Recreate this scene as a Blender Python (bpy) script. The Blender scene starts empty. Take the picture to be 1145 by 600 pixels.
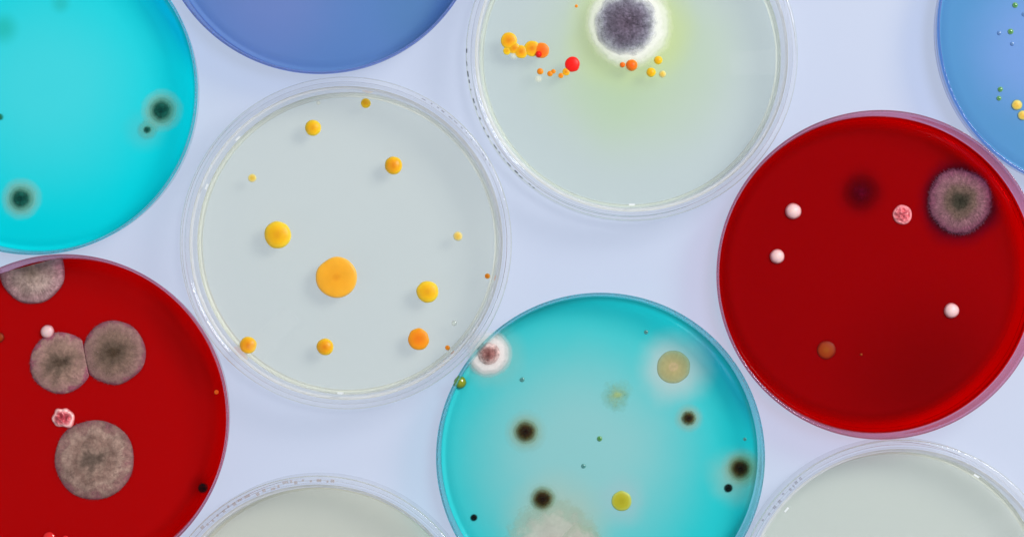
import bpy, bmesh, math, random
from mathutils import Vector, noise as mnoise

MM = 0.001
PI = math.pi
S = bpy.context.scene
COL = S.collection

# ------------------------------------------------------------------ view
# The camera looks straight down on a light table.  A picture pixel of the
# photograph becomes a point of the plane at height z (mm).
RIM = 15.0                 # height of the dish rims, mm
CAMZ = 815.0               # camera height, mm
PXMM = 4.09                # photo pixels per mm at rim height
CX, CY = 572.5, 300.0


def at(px, py, z):
    k = (CAMZ - z) / (CAMZ - RIM) / PXMM
    return ((px - CX) * k, (CY - py) * k)


def mm_of(r, z):
    return r * (CAMZ - z) / (CAMZ - RIM) / PXMM


def lin(r, g, b):
    def f(c):
        c = c / 255.0
        return c / 12.92 if c <= 0.04045 else ((c + 0.055) / 1.055) ** 2.4
    return (f(r), f(g), f(b), 1.0)


# ------------------------------------------------------------------ nodes
class NT:
    def __init__(self, mat):
        mat.use_nodes = True
        self.t = mat.node_tree
        self.t.nodes.clear()
        self.out = self.t.nodes.new('ShaderNodeOutputMaterial')

    def n(self, kind, **kw):
        nd = self.t.nodes.new(kind)
        for k, v in kw.items():
            setattr(nd, k, v)
        return nd

    def l(self, a, b):
        self.t.links.new(a, b)

    def put(self, sock, v):
        if hasattr(v, 'is_linked') or hasattr(v, 'links'):
            self.l(v, sock)
        else:
            sock.default_value = v

    def math(self, op, a, b=None, c=None, clamp=False):
        m = self.n('ShaderNodeMath', operation=op)
        m.use_clamp = clamp
        self.put(m.inputs[0], a)
        if b is not None:
            self.put(m.inputs[1], b)
        if c is not None:
            self.put(m.inputs[2], c)
        return m.outputs[0]

    def mix(self, fac, a, b):
        m = self.n('ShaderNodeMix', data_type='RGBA')
        self.put(m.inputs[0], fac)
        self.put(m.inputs[6], a)
        self.put(m.inputs[7], b)
        return m.outputs[2]

    def ramp(self, fac, stops, interp='EASE'):
        r = self.n('ShaderNodeValToRGB')
        r.color_ramp.interpolation = interp
        el = r.color_ramp.elements
        while len(el) > 1:
            el.remove(el[-1])
        el[0].position = stops[0][0]
        el[0].color = stops[0][1]
        for p, c in stops[1:]:
            e = el.new(p)
            e.color = c
        self.put(r.inputs[0], fac)
        return r.outputs[0]

    def noise(self, vec, scale, detail=3.0, rough=0.55):
        nz = self.n('ShaderNodeTexNoise')
        if vec is not None:
            self.l(vec, nz.inputs['Vector'])
        nz.inputs['Scale'].default_value = scale
        nz.inputs['Detail'].default_value = detail
        nz.inputs['Roughness'].default_value = rough
        return nz.outputs[0]

    def smooth(self, v, a, b, lo, hi):
        m = self.n('ShaderNodeMapRange', interpolation_type='SMOOTHSTEP')
        self.put(m.inputs[0], v)
        m.inputs[1].default_value = a
        m.inputs[2].default_value = b
        m.inputs[3].default_value = lo
        m.inputs[4].default_value = hi
        return m.outputs[0]

    def principled(self, col, rough=0.4, spec=0.4):
        p = self.n('ShaderNodeBsdfPrincipled')
        self.put(p.inputs['Base Color'], col)
        self.put(p.inputs['Roughness'], rough)
        p.inputs['Specular IOR Level'].default_value = spec
        return p

    def bump(self, h, strength=0.3, dist=0.0003):
        b = self.n('ShaderNodeBump')
        self.l(h, b.inputs['Height'])
        b.inputs['Strength'].default_value = strength
        b.inputs['Distance'].default_value = dist
        return b.outputs[0]

    def mixsh(self, fac, a, b):
        m = self.n('ShaderNodeMixShader')
        self.put(m.inputs[0], fac)
        self.l(a, m.inputs[1])
        self.l(b, m.inputs[2])
        return m.outputs[0]

    def surf(self, sh):
        self.l(sh, self.out.inputs['Surface'])


def newmat(name):
    m = bpy.data.materials.new(name)
    return m, NT(m)


def val(v):
    return (v, v, v, 1.0)


# ------------------------------------------------------------------ plastics
def mat_glass(name, tint=(0.97, 0.975, 0.985, 1), rough=0.02, haze=0.03, clear=0.2):
    m, t = newmat(name)
    g = t.n('ShaderNodeBsdfGlass')
    g.inputs['Color'].default_value = tint
    g.inputs['Roughness'].default_value = rough
    g.inputs['IOR'].default_value = 1.50
    tr = t.n('ShaderNodeBsdfTransparent')
    tr.inputs[0].default_value = tint
    df = t.principled((0.88, 0.88, 0.87, 1), 0.2, 0.5)
    t.surf(t.mixsh(haze, t.mixsh(clear, g.outputs[0], tr.outputs[0]), df.outputs[0]))
    return m


def mat_sheet(name, tint=(0.998, 0.999, 0.998, 1), ior=1.2, rough=0.06, haze=0.0):
    """flat polystyrene panel: clear, with a plain Fresnel sheen"""
    m, t = newmat(name)
    tr = t.n('ShaderNodeBsdfTransparent')
    tr.inputs[0].default_value = tint
    gl = t.n('ShaderNodeBsdfGlossy')
    gl.inputs['Roughness'].default_value = rough
    gl.inputs['Color'].default_value = (0.9, 0.9, 0.9, 1)
    fr = t.n('ShaderNodeFresnel')
    ge = t.n('ShaderNodeNewGeometry')
    # the sheet is thin: the same sheen from either face
    t.l(t.math('ADD', ior, t.math('MULTIPLY', ge.outputs['Backfacing'], 1 / ior - ior)), fr.inputs['IOR'])
    sh = t.mixsh(fr.outputs[0], tr.outputs[0], gl.outputs[0])
    if haze:
        df = t.n('ShaderNodeBsdfDiffuse')
        df.inputs[0].default_value = (0.86, 0.87, 0.90, 1)
        sh = t.mixsh(haze, sh, df.outputs[0])
    t.surf(sh)
    return m


M_WALL = mat_glass('clear_polystyrene')
M_SHEET = mat_sheet('clear_polystyrene_panel')
M_SIDE = mat_sheet('clear_polystyrene_side', ior=1.5, rough=0.03, haze=0.015)
M_LIDRIM = mat_glass('hazy_polystyrene_rim', haze=0.09, clear=0.12)
M_BASERIM = mat_glass('milky_polystyrene_rim', haze=0.40, clear=0.2)
M_HAZESIDE = mat_sheet('hazy_polystyrene_side', ior=1.5, rough=0.02, haze=0.03)
# wall tints: the gel's reflected colour painted into the clear plastic
GEL_REFLECT = {}
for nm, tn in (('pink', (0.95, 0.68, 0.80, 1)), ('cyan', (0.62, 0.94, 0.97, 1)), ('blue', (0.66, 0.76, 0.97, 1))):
    GEL_REFLECT[nm] = (mat_glass('polystyrene_rim_%s_reflect' % nm, tn), mat_sheet('polystyrene_side_%s_reflect' % nm, tn, 1.5, 0.03, 0.015))


def mat_moulding(name, col, alpha):
    m, t = newmat(name)
    tr = t.n('ShaderNodeBsdfTransparent')
    p = t.principled(col, 0.35, 0.5)
    t.surf(t.mixsh(alpha, tr.outputs[0], p.outputs[0]))
    return m


M_MARK_DARK = mat_moulding('moulded_mark_grey', lin(70, 76, 92), 0.7)
M_MARK_TAN = mat_moulding('moulded_mark_tan', lin(186, 160, 140), 0.3)
M_MARK_PALE = mat_moulding('moulded_mark_pale', lin(150, 150, 165), 0.35)
M_REFLECT = mat_moulding('reflection_patch', lin(235, 238, 240), 0.02)  # faint pale strips that paint reflections onto the lids
M_NUB = mat_moulding('stacking_nub_plastic', lin(238, 242, 245), 0.8)


# ------------------------------------------------------------------ mesh tools
def link(name, me, mats, parent=None, loc=(0, 0, 0)):
    o = bpy.data.objects.new(name, me)
    COL.objects.link(o)
    for m in (mats if isinstance(mats, (list, tuple)) else [mats]):
        me.materials.append(m)
    o.location = loc
    if parent is not None:
        o.parent = parent
    return o


def lathe(name, prof, segs=160, flat_mat=None):
    """prof: closed loop of (r, z, matindex-of-the-face-to-the-next-point) in mm"""
    verts, faces, mi = [], [], []
    ring = []
    for (r, z, _) in prof:
        if r < 1e-6:
            ring.append([len(verts)])
            verts.append((0, 0, z * MM))
        else:
            b = len(verts)
            for s in range(segs):
                a = 2 * PI * s / segs
                verts.append((r * MM * math.cos(a), r * MM * math.sin(a), z * MM))
            ring.append(list(range(b, b + segs)))
    n = len(prof)
    for i in range(n):
        A, B = ring[i], ring[(i + 1) % n]
        if len(A) == 1 and len(B) == 1:
            continue
        for s in range(segs):
            s2 = (s + 1) % segs
            if len(A) == 1:
                faces.append((A[0], B[s], B[s2]))
            elif len(B) == 1:
                faces.append((A[s], B[0], A[s2]))
            else:
                faces.append((A[s], B[s], B[s2], A[s2]))
            mi.append(prof[i][2])
    me = bpy.data.meshes.new(name)
    me.from_pydata(verts, [], faces)
    me.polygons.foreach_set('material_index', mi)
    bm = bmesh.new()
    bm.from_mesh(me)
    bmesh.ops.recalc_face_normals(bm, faces=bm.faces)
    bm.to_mesh(me)
    bm.free()
    me.polygons.foreach_set('use_smooth', [True] * len(me.polygons))
    me.set_sharp_from_angle(angle=math.radians(32))
    return me


def rounded(pts, mats, rad=0.18, n=3):
    """closed loop with rounded corners; mats[i] = material of the edge i -> i+1"""
    out = []
    N = len(pts)
    for i in range(N):
        p = Vector(pts[i])
        a = Vector(pts[i - 1])
        b = Vector(pts[(i + 1) % N])
        if pts[i][0] < 1e-6:
            out.append((p.x, p.y, mats[i]))
            continue
        r = min(rad, (a - p).length * 0.45, (b - p).length * 0.45)
        u = p + (a - p).normalized() * r
        v = p + (b - p).normalized() * r
        for k in range(n + 1):
            f = k / n
            q = u * (1 - f) ** 2 + p * 2 * f * (1 - f) + v * f ** 2
            out.append((q.x, q.y, 0 if k < n else mats[i]))
    return out


def base_mesh(ro, ri, top):
    # the wall leans out a little towards the rim
    pts = [(0, 0.6), (ro - 2.2, 0.6), (ro - 2.4, 0.1), (ro - 1.4, 0.1), (ro - 1.0, 0.9), (ro, top), (ri, top), (ri - 0.9, 1.6), (0, 1.6)]
    mats = [1, 0, 0, 0, 2, 0, 2, 1, 1]
    return lathe('base_shell', rounded(pts, mats))


def lid_mesh(ro, ri, bot, top):
    pts = [(0, top - 1.0), (ri, top - 1.0), (ri, bot), (ro, bot), (ro, top - 0.5), (ro - 0.35, top),
           (ro - 1.9, top), (ro - 2.3, top - 0.3), (0, top - 0.3)]
    mats = [1, 2, 0, 2, 0, 0, 0, 1, 1]
    return lathe('lid', rounded(pts, mats))


def agar_mesh(R, zt, zb=1.68, shoulder=1.1, climb=0.0):
    prof = [(0, zb, 0), (R - 0.35, zb, 0), (R - 0.22, zb + 0.2, 0)]
    # gel surface pulls up the wall (climb) or rounds over (shoulder)
    prof.append((R, zt + climb - 0.5, 0))
    for k in range(5):                    # meniscus
        f = k / 4.0
        prof.append((R - 0.05 - 1.15 * f, zt - 0.5 + climb * (1 - f) ** 2, 0))
    for k in range(1, 9):                 # rounded shoulder
        f = k / 8.0
        prof.append((R - 1.2 - shoulder * f, zt - 0.5 * (1 - f) ** 2, 0))
    shoulder += 1.2
    for k in range(1, 12):
        f = k / 12.0
        prof.append(((R - shoulder) * (1 - f), zt, 0))
    prof.append((0, zt, 0))
    return lathe('agar', prof, 128)


def irregular(seed, amp):
    rnd = random.Random(seed)
    terms = [(k, rnd.uniform(-1, 1) * amp / (k ** 0.7), rnd.uniform(0, 2 * PI)) for k in range(2, 9)]
    return lambda a: 1.0 + sum(c * math.cos(k * a + p) for k, c, p in terms)


def dome_mesh(name, R, h, p=2.0, q=0.5, amp=0.01, seed=1, rings=14, segs=48, rough=0.0, rfreq=3.0, sink=0.12,
              wrinkle=0.0, clip=None):
    """closed low dome of radius R and height h (mm); attribute rad = 0 centre .. 1 rim"""
    f = irregular(seed, amp)
    verts, rad, faces = [], [], []
    off = Vector((seed * 3.7, seed * 1.3, seed * 0.7))

    def pt(r, a):
        rr = r * R * f(a)
        x, y = rr * math.cos(a), rr * math.sin(a)
        if clip:
            for (nx, ny, d) in clip:
                e = x * nx + y * ny - d
                if e > 0:
                    x -= nx * e
                    y -= ny * e
        z = h * max(0.0, 1 - r ** p) ** q
        if rough:
            z += rough * (1 - r ** 6) * mnoise.fractal(Vector((x * rfreq / R, y * rfreq / R, 0)) + off, 0.8, 2.0, 4)
        if wrinkle:
            v = mnoise.noise(Vector((x * rfreq / R, y * rfreq / R, 0)) + off)
            z += wrinkle * (1 - r ** 5) * (0.5 - abs(v) * 2.2)
        return (x * MM, y * MM, z * MM)
    verts.append(pt(0, 0)); rad.append(0.0)
    for i in range(1, rings + 1):
        r = (i / rings) ** 0.8
        for s in range(segs):
            verts.append(pt(r, 2 * PI * s / segs)); rad.append(r)
    for s in range(segs):
        faces.append((0, 1 + s, 1 + (s + 1) % segs))
    for i in range(rings - 1):
        b0, b1 = 1 + i * segs, 1 + (i + 1) * segs
        for s in range(segs):
            s2 = (s + 1) % segs
            faces.append((b0 + s, b1 + s, b1 + s2, b0 + s2))
    b = 1 + (rings - 1) * segs
    c = len(verts)
    for s in range(segs):
        x, y, z = verts[b + s]
        verts.append((x, y, -sink * MM)); rad.append(1.0)
    for s in range(segs):
        s2 = (s + 1) % segs
        faces.append((b + s, c + s, c + s2, b + s2))
    faces.append(tuple(c + s for s in reversed(range(segs))))
    me = bpy.data.meshes.new(name)
    me.from_pydata(verts, [], faces)
    at_ = me.attributes.new('rad', 'FLOAT', 'POINT')
    at_.data.foreach_set('value', rad)
    me.polygons.foreach_set('use_smooth', [True] * len(me.polygons))
    me.set_sharp_from_angle(angle=math.radians(60))
    return me


def fuzz_mesh(name, R, h, n, length, seed, p=2.0, q=0.5, amp=0.01, fseed=1, r0=0.0, r1=1.0, width=0.05, lean=0.5,
              clip=None):
    """n fine tapered hyphae standing on the dome R,h; attribute rad as on the dome"""
    rnd = random.Random(seed)
    f = irregular(fseed, amp)
    verts, faces, rad = [], [], []
    for _ in range(n):
        r = math.sqrt(rnd.uniform(r0 * r0, r1 * r1))
        a = rnd.uniform(0, 2 * PI)
        rr = r * R * f(a)
        x, y = rr * math.cos(a), rr * math.sin(a)
        if clip and any(x * nx + y * ny > d - 0.2 for nx, ny, d in clip):
            continue
        z = h * max(0.0, 1 - r ** p) ** q
        L = length * rnd.uniform(0.5, 1.2)
        ld = lean * (0.3 + r) + rnd.gauss(0, 0.25)
        aa = a + rnd.gauss(0, 0.5 + 0.8 * (1 - r))
        d = Vector((math.cos(aa) * ld, math.sin(aa) * ld, max(0.15, 1.0 - 0.75 * r))).normalized() * L
        base = Vector((x, y, z - 0.05))
        side = d.cross(Vector((0, 0, 1)))
        side = side.normalized() if side.length > 1e-6 else Vector((1, 0, 0))
        up = d.cross(side).normalized()
        w = width * rnd.uniform(0.6, 1.3)
        b = len(verts)
        for k in range(3):
            t = 2 * PI * k / 3
            verts.append(tuple((base + side * w * math.cos(t) + up * w * math.sin(t)) * MM))
        verts.append(tuple((base + d) * MM))
        rad += [r, r, r, min(1.0, r + L * max(0, ld) / R * 0.6)]
        faces += [(b, b + 1, b + 3), (b + 1, b + 2, b + 3), (b + 2, b, b + 3)]
    me = bpy.data.meshes.new(name)
    me.from_pydata(verts, [], faces)
    at_ = me.attributes.new('rad', 'FLOAT', 'POINT')
    at_.data.foreach_set('value', rad)
    return me


# ------------------------------------------------------------------ growth materials
def mat_growth(name, stops, rough=0.35, spec=0.5, grain=0.0, gscale=900.0, bump=0.0, alpha=None, sss=0.0,
               streak=0.0, blotch=0.0, jitter=0.04, anoise=0.25):
    """colour runs from the centre of a colony to its rim (attribute rad)"""
    m, t = newmat(name)
    a = t.n('ShaderNodeAttribute', attribute_name='rad')
    tc = t.n('ShaderNodeTexCoord')
    rad = a.outputs['Fac']
    oc = tc.outputs['Object']
    n_mid = t.noise(oc, 380.0, 3.0)
    r = t.math('ADD', rad, t.math('MULTIPLY', t.math('SUBTRACT', n_mid, 0.5), jitter * 4))
    col = t.ramp(r, stops)
    h = None
    if grain:
        g = t.noise(oc, gscale, 4.0, 0.7)
        k = t.smooth(g, 0.3, 0.7, 1 - grain, 1 + grain)
        mx = t.n('ShaderNodeVectorMath', operation='SCALE')
        t.l(col, mx.inputs[0]); t.l(k, mx.inputs['Scale'])
        col = mx.outputs[0]
        h = g
    if streak:
        nv = t.n('ShaderNodeVectorMath', operation='NORMALIZE')
        ml = t.n('ShaderNodeVectorMath', operation='MULTIPLY')
        t.l(oc, ml.inputs[0]); ml.inputs[1].default_value = (1, 1, 0)
        t.l(ml.outputs[0], nv.inputs[0])
        cb = t.n('ShaderNodeCombineXYZ')
        t.l(t.math('MULTIPLY', rad, 0.22), cb.inputs[2])
        ad = t.n('ShaderNodeVectorMath', operation='ADD')
        t.l(nv.outputs[0], ad.inputs[0]); t.l(cb.outputs[0], ad.inputs[1])
        sn = t.noise(ad.outputs[0], 22.0, 4.0, 0.65)
        k = t.smooth(sn, 0.25, 0.75, 1 - streak, 1 + streak)
        kk = t.math('ADD', 1.0, t.math('MULTIPLY', t.math('SUBTRACT', k, 1.0), t.smooth(rad, 0.15, 0.8, 0.0, 1.0)))
        mx = t.n('ShaderNodeVectorMath', operation='SCALE')
        t.l(col, mx.inputs[0]); t.l(kk, mx.inputs['Scale'])
        col = mx.outputs[0]
        h = sn if h is None else t.math('ADD', h, sn)
    if blotch:
        b = t.noise(oc, 170.0, 3.0)
        k = t.smooth(b, 0.3, 0.7, 1 - blotch, 1 + blotch)
        mx = t.n('ShaderNodeVectorMath', operation='SCALE')
        t.l(col, mx.inputs[0]); t.l(k, mx.inputs['Scale'])
        col = mx.outputs[0]
    p = t.principled(col, rough, spec)
    if sss:
        p.inputs['Subsurface Weight'].default_value = sss
        p.inputs['Subsurface Radius'].default_value = (1.0, 0.6, 0.25)
        p.inputs['Subsurface Scale'].default_value = 0.0012
    if bump and h is not None:
        t.l(t.bump(h, bump), p.inputs['Normal'])
    sh = p.outputs[0]
    if alpha:
        al = t.ramp(r, [(x, val(v)) for x, v in alpha])
        nz = t.noise(oc, 1500.0, 3.0, 0.7)
        al = t.math('MULTIPLY', al, t.smooth(nz, 0.2, 0.8, 1 - anoise, 1 + anoise), clamp=True)
        tr = t.n('ShaderNodeBsdfTransparent')
        sh = t.mixsh(al, tr.outputs[0], sh)
    t.surf(sh)
    return m


# ------------------------------------------------------------------ agar
def mat_agar(name, base, centre, stains_and_shades, rough=0.12, clear=0.0, tint=(1, 1, 1, 1), sss=0.0, sss_rad=(1, 0.1, 0.1),
             sss_scale=0.004, mottle=0.04, trans=0.2, dye=0.0, thin=None):
    """a dyed gel; stains_and_shades = [(centre mm x, y, r_in, r_out, colour, strength)]: where growth has bleached or
    coloured the dye, plus painted shade.  clear = share of light that passes straight through."""
    m, t = newmat(name)
    tc = t.n('ShaderNodeTexCoord')
    oc = tc.outputs['Object']
    wob = t.noise(oc, 45.0, 4.0)
    big = t.noise(oc, 18.0, 2.0)
    wobv = t.math('MULTIPLY', t.math('SUBTRACT', wob, 0.5), 0.007)
    col = base
    n0 = t.smooth(big, 0.3, 0.7, 0.0, 1.0)
    col = t.mix(t.math('MULTIPLY', n0, mottle * 4), base, centre)
    for (x, y, r0, r1, c, s) in stains_and_shades:
        d = t.n('ShaderNodeVectorMath', operation='DISTANCE')
        ml = t.n('ShaderNodeVectorMath', operation='MULTIPLY')
        t.l(oc, ml.inputs[0]); ml.inputs[1].default_value = (1, 1, 0)
        t.l(ml.outputs[0], d.inputs[0]); d.inputs[1].default_value = (x * MM, y * MM, 0)
        k = 0.25 if r1 < 6 else 1.0
        dd = t.math('ADD', d.outputs['Value'], t.math('MULTIPLY', wobv, k))
        f = t.smooth(dd, r0 * MM, r1 * MM, s, 0.0)
        col = t.mix(f, col, c)
    fine = t.noise(oc, 2600.0, 2.0)
    p = t.principled(col, rough, 0.08)
    if sss:
        p.inputs['Subsurface Weight'].default_value = sss
        p.inputs['Subsurface Radius'].default_value = sss_rad
        p.inputs['Subsurface Scale'].default_value = sss_scale
    tl = t.n('ShaderNodeBsdfTranslucent')
    t.put(tl.inputs[0], col)
    sh = t.mixsh(trans, p.outputs[0], tl.outputs[0])
    if thin:
        # painted edge glow, as if the gel thinned: centre shifted to brighten the right
        cx_, cy_, r0, r1, amt, tc_ = thin
        d = t.n('ShaderNodeVectorMath', operation='DISTANCE')
        ml = t.n('ShaderNodeVectorMath', operation='MULTIPLY')
        t.l(oc, ml.inputs[0]); ml.inputs[1].default_value = (1, 1, 0)
        t.l(ml.outputs[0], d.inputs[0]); d.inputs[1].default_value = (cx_ * MM, cy_ * MM, 0)
        f = t.smooth(d.outputs['Value'], r0 * MM, r1 * MM, 0.0, amt)
        tr = t.n('ShaderNodeBsdfTransparent')
        tr.inputs[0].default_value = tc_
        sh = t.mixsh(f, sh, tr.outputs[0])
    if clear:
        tr = t.n('ShaderNodeBsdfTransparent')
        # two surfaces are crossed, so each takes the root of the tint
        tm = t.n('ShaderNodeMix', data_type='RGBA')
        tr.inputs[0].default_value = tuple(c ** 0.5 for c in tint[:3]) + (1,)
        if dye:
            sc_ = t.n('ShaderNodeVectorMath', operation='SCALE')
            t.l(col, sc_.inputs[0]); sc_.inputs['Scale'].default_value = 1.62
            t.l(t.mix(dye, tr.inputs[0].default_value[:], sc_.outputs[0]), tr.inputs[0])
        sh = t.mixsh(1 - clear, tr.outputs[0], sh)
    t.surf(sh)
    return m


# ------------------------------------------------------------------ world, lamps, camera
w = bpy.data.worlds.new('World')
S.world = w
w.use_nodes = True
bg = w.node_tree.nodes['Background']
bg.inputs[0].default_value = (0.90, 0.95, 1.0, 1)
bg.inputs[1].default_value = 0.36


def area(name, loc, target, size, power, col):
    L = bpy.data.lights.new(name, 'AREA')
    L.shape = 'RECTANGLE'
    L.size, L.size_y = size
    L.energy = power
    L.color = col
    o = bpy.data.objects.new(name, L)
    COL.objects.link(o)
    o.location = loc
    d = Vector(target) - Vector(loc)
    o.rotation_euler = d.to_track_quat('-Z', 'Y').to_euler()
    return o


area('key_softbox', (0.56, 0.38, 0.72), (0.02, 0.0, 0.0), (0.36, 0.36), 9.8, (1.0, 0.985, 0.96))
area('side_softbox', (-0.75, -0.30, 0.45), (0, 0, 0), (0.25, 0.6), 1.0, (0.95, 0.97, 1.0))

cam = bpy.data.cameras.new('camera')
cam.sensor_width = 36.0
cam.lens = 36.0 * (CAMZ - RIM) / (1145.0 / PXMM)
cam.clip_start = 0.01
cam.clip_end = 20
co = bpy.data.objects.new('camera', cam)
COL.objects.link(co)
co.location = (0, 0, CAMZ * MM)
S.camera = co

# ------------------------------------------------------------------ light table
m, t = newmat('opal_light_panel')
tc = t.n('ShaderNodeTexCoord')
nz = t.noise(tc.outputs['Object'], 9.0, 3.0)
colr = t.mix(t.smooth(nz, 0.3, 0.7, 0, 1), (0.15, 0.16, 0.20, 1), (0.165, 0.17, 0.20, 1))
p = t.principled(colr, 0.55, 0.2)
fb = t.noise(tc.outputs['Object'], 1400.0, 3.0)
t.l(t.bump(fb, 0.05, 0.0001), p.inputs['Normal'])
p.inputs['Emission Color'].default_value = (0.575, 0.66, 0.85, 1)
p.inputs['Emission Strength'].default_value = 0.72
t.surf(p.outputs[0])
bm = bmesh.new()
bmesh.ops.create_cube(bm, size=1.0)
for v in bm.verts:
    v.co = Vector((v.co.x * 0.62, v.co.y * 0.46, (v.co.z - 0.5) * 0.03))
bmesh.ops.bevel(bm, geom=bm.edges[:], offset=0.004, segments=3, affect='EDGES')
me = bpy.data.meshes.new('tabletop')
bm.to_mesh(me); bm.free()
tab = link('tabletop', me, m)
tab['kind'] = 'structure'

# ------------------------------------------------------------------ dishes
GD = 'petri dishes laid out on the pale tabletop'
AZ = 5.0                  # agar surface height, mm


def dish(px, py, label, agar, clear_lid=False, azt=AZ):
    x, y = at(px, py, RIM if True else 0)
    o = bpy.data.objects.new('petri_dish', None)
    COL.objects.link(o)
    o.empty_display_size = 0.02
    o.location = (x * MM, y * MM, 0)
    o['label'] = label
    o['category'] = 'petri dish'
    o['group'] = GD
    return o


BASE_COL = base_mesh(45.0, 44.25, RIM)
BASE_CLR = base_mesh(43.0, 42.1, 13.2)
LID_CLR = lid_mesh(45.45, 44.1, 3.0, RIM)
for me_ in (BASE_COL, BASE_CLR, LID_CLR):
    me_.materials.append(M_WALL)
    me_.materials.append(M_SHEET)
    me_.materials.append(M_SIDE)
AG_COL = agar_mesh(43.78, AZ, shoulder=2.6, climb=0.7)
AG_CLR = agar_mesh(41.62, AZ, shoulder=1.2, climb=0.5)


def child(name, me, parent, mat=None, loc=(0, 0, 0), rz=0.0):
    o = bpy.data.objects.new(name, me)
    COL.objects.link(o)
    o.parent = parent
    o.location = loc
    o.rotation_euler = (0, 0, rz)
    if mat is not None:
        if len(me.materials) == 0:
            me.materials.append(mat)
        o.material_slots[0].link = 'OBJECT'
        o.material_slots[0].material = mat
    return o


def stain(c, px, py, r0, r1, colr, s):
    """stain or painted shade at photo pixel, radii in photo pixels, relative to the dish c"""
    x, y = at(px, py, AZ)
    dx, dy = at(c[0], c[1], RIM)
    return (x - dx, y - dy, mm_of(r0, AZ), mm_of(r1, AZ), colr, s)


def arc_marks(name, parent, mat, r, a0, a1, n, seed, z=RIM + 0.01, wl=(0.5, 2.2), wr=(0.25, 0.45), rj=0.3, gap=0.35):
    """raised moulded characters round the rim: short bars following the rim's curve"""
    rnd = random.Random(seed)
    bm = bmesh.new()
    a = math.radians(a0)
    end = math.radians(a1)
    while a < end:
        L = rnd.uniform(*wl) / r
        rr = r + rnd.uniform(-rj, rj)
        hw = rnd.uniform(*wr) / 2
        k = 4
        ring = []
        for i in range(k + 1):
            aa = a + L * i / k
            for (q, zz) in ((rr - hw, z - 0.1), (rr + hw, z - 0.1), (rr + hw, z + 0.15), (rr - hw, z + 0.15)):
                ring.append(bm.verts.new((q * MM * math.cos(aa), q * MM * math.sin(aa), zz * MM)))
        for i in range(k):
            for j in range(4):
                bm.faces.new((ring[i * 4 + j], ring[i * 4 + (j + 1) % 4], ring[i * 4 + 4 + (j + 1) % 4], ring[i * 4 + 4 + j]))
        bm.faces.new(ring[0:4]); bm.faces.new(ring[-4:])
        a += L + rnd.uniform(0.4, 1.6) * gap / r * 3
    bmesh.ops.recalc_face_normals(bm, faces=bm.faces)
    me = bpy.data.meshes.new(name)
    bm.to_mesh(me); bm.free()
    return child(name, me, parent, mat)


def box_part(name, parent, mat, size, loc, rz):
    bm = bmesh.new()
    bmesh.ops.create_cube(bm, size=1.0)
    for v in bm.verts:
        v.co = Vector((v.co.x * size[0] * MM, v.co.y * size[1] * MM, v.co.z * size[2] * MM))
    me = bpy.data.meshes.new(name)
    bm.to_mesh(me); bm.free()
    return child(name, me, parent, mat, (loc[0] * MM, loc[1] * MM, loc[2] * MM), rz)


def finish_dish(o, agar_mat, clear, gel_reflect=None):
    def swap(ob, rim, side):
        for i, mm_ in ((0, rim), (2, side)):
            ob.material_slots[i].link = 'OBJECT'
            ob.material_slots[i].material = mm_
    if clear:
        swap(child('base_shell', BASE_CLR, o), M_BASERIM, M_SIDE)
        child('agar', AG_CLR, o, agar_mat)
        swap(child('lid', LID_CLR, o), M_LIDRIM, M_HAZESIDE)
    else:
        swap(child('base_shell', BASE_COL, o), *GEL_REFLECT[gel_reflect])
        child('agar', AG_COL, o, agar_mat)


# centres of the rims in the photograph
C1, C2, C3, C4, C5 = (37, 101), (357, -101), (386.5, 271.5), (706.5, 61), (1232, 32)
C6, C7, C8, C9, C10 = (985, 307), (72, 468), (671.5, 511), (355, 717), (1008, 677)

W = lin(255, 255, 255)
TQ = (0.001, 0.56, 0.68, 1)
TQP = (0.075, 0.66, 0.72, 1)
GREENISH = (0.06, 0.50, 0.42, 1)

d1 = dish(*C1, 'bright turquoise dish with two dark fuzzy spots, at the upper left corner', None)
finish_dish(d1, mat_agar('turquoise_agar_bright', (0.0, 0.76, 0.84, 1), (0.006, 0.78, 0.85, 1), [
    stain(C1, 55, 95, 20, 165, (0.09, 0.80, 0.86, 1), 0.75),
    stain(C1, 3, 32, 2, 24, (0.02, 0.52, 0.42, 1), 0.6),
    stain(C1, 68, 4, 2, 16, (0.03, 0.52, 0.46, 1), 0.5),
    stain(C1, 162, 146, 8, 34, (0.12, 0.62, 0.64, 1), 0.55),
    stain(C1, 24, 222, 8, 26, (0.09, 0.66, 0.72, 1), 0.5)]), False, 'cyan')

d2 = dish(*C2, 'plain violet blue dish without colonies, cut by the top edge', None)
finish_dish(d2, mat_agar('violet_blue_agar', (0.15, 0.31, 0.63, 1), (0.17, 0.32, 0.64, 1), [
    stain(C2, 300, -10, 10, 120, (0.25, 0.33, 0.66, 1), 0.7),
    stain(C2, 470, 10, 10, 70, (0.13, 0.30, 0.55, 1), 0.7),
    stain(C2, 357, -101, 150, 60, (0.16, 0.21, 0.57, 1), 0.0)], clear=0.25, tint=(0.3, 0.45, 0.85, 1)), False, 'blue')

d3 = dish(*C3, 'clear pale dish with scattered yellow and orange round colonies, centre left', None)
finish_dish(d3, mat_agar('clear_agar', (0.74, 0.79, 0.74, 1), (0.77, 0.80, 0.77, 1), [
    stain(C3, 300, 230, 10, 190, (0.80, 0.86, 0.82, 1), 0.5)], clear=0.93, tint=(1.0, 1.0, 0.86, 1)), True)

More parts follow.
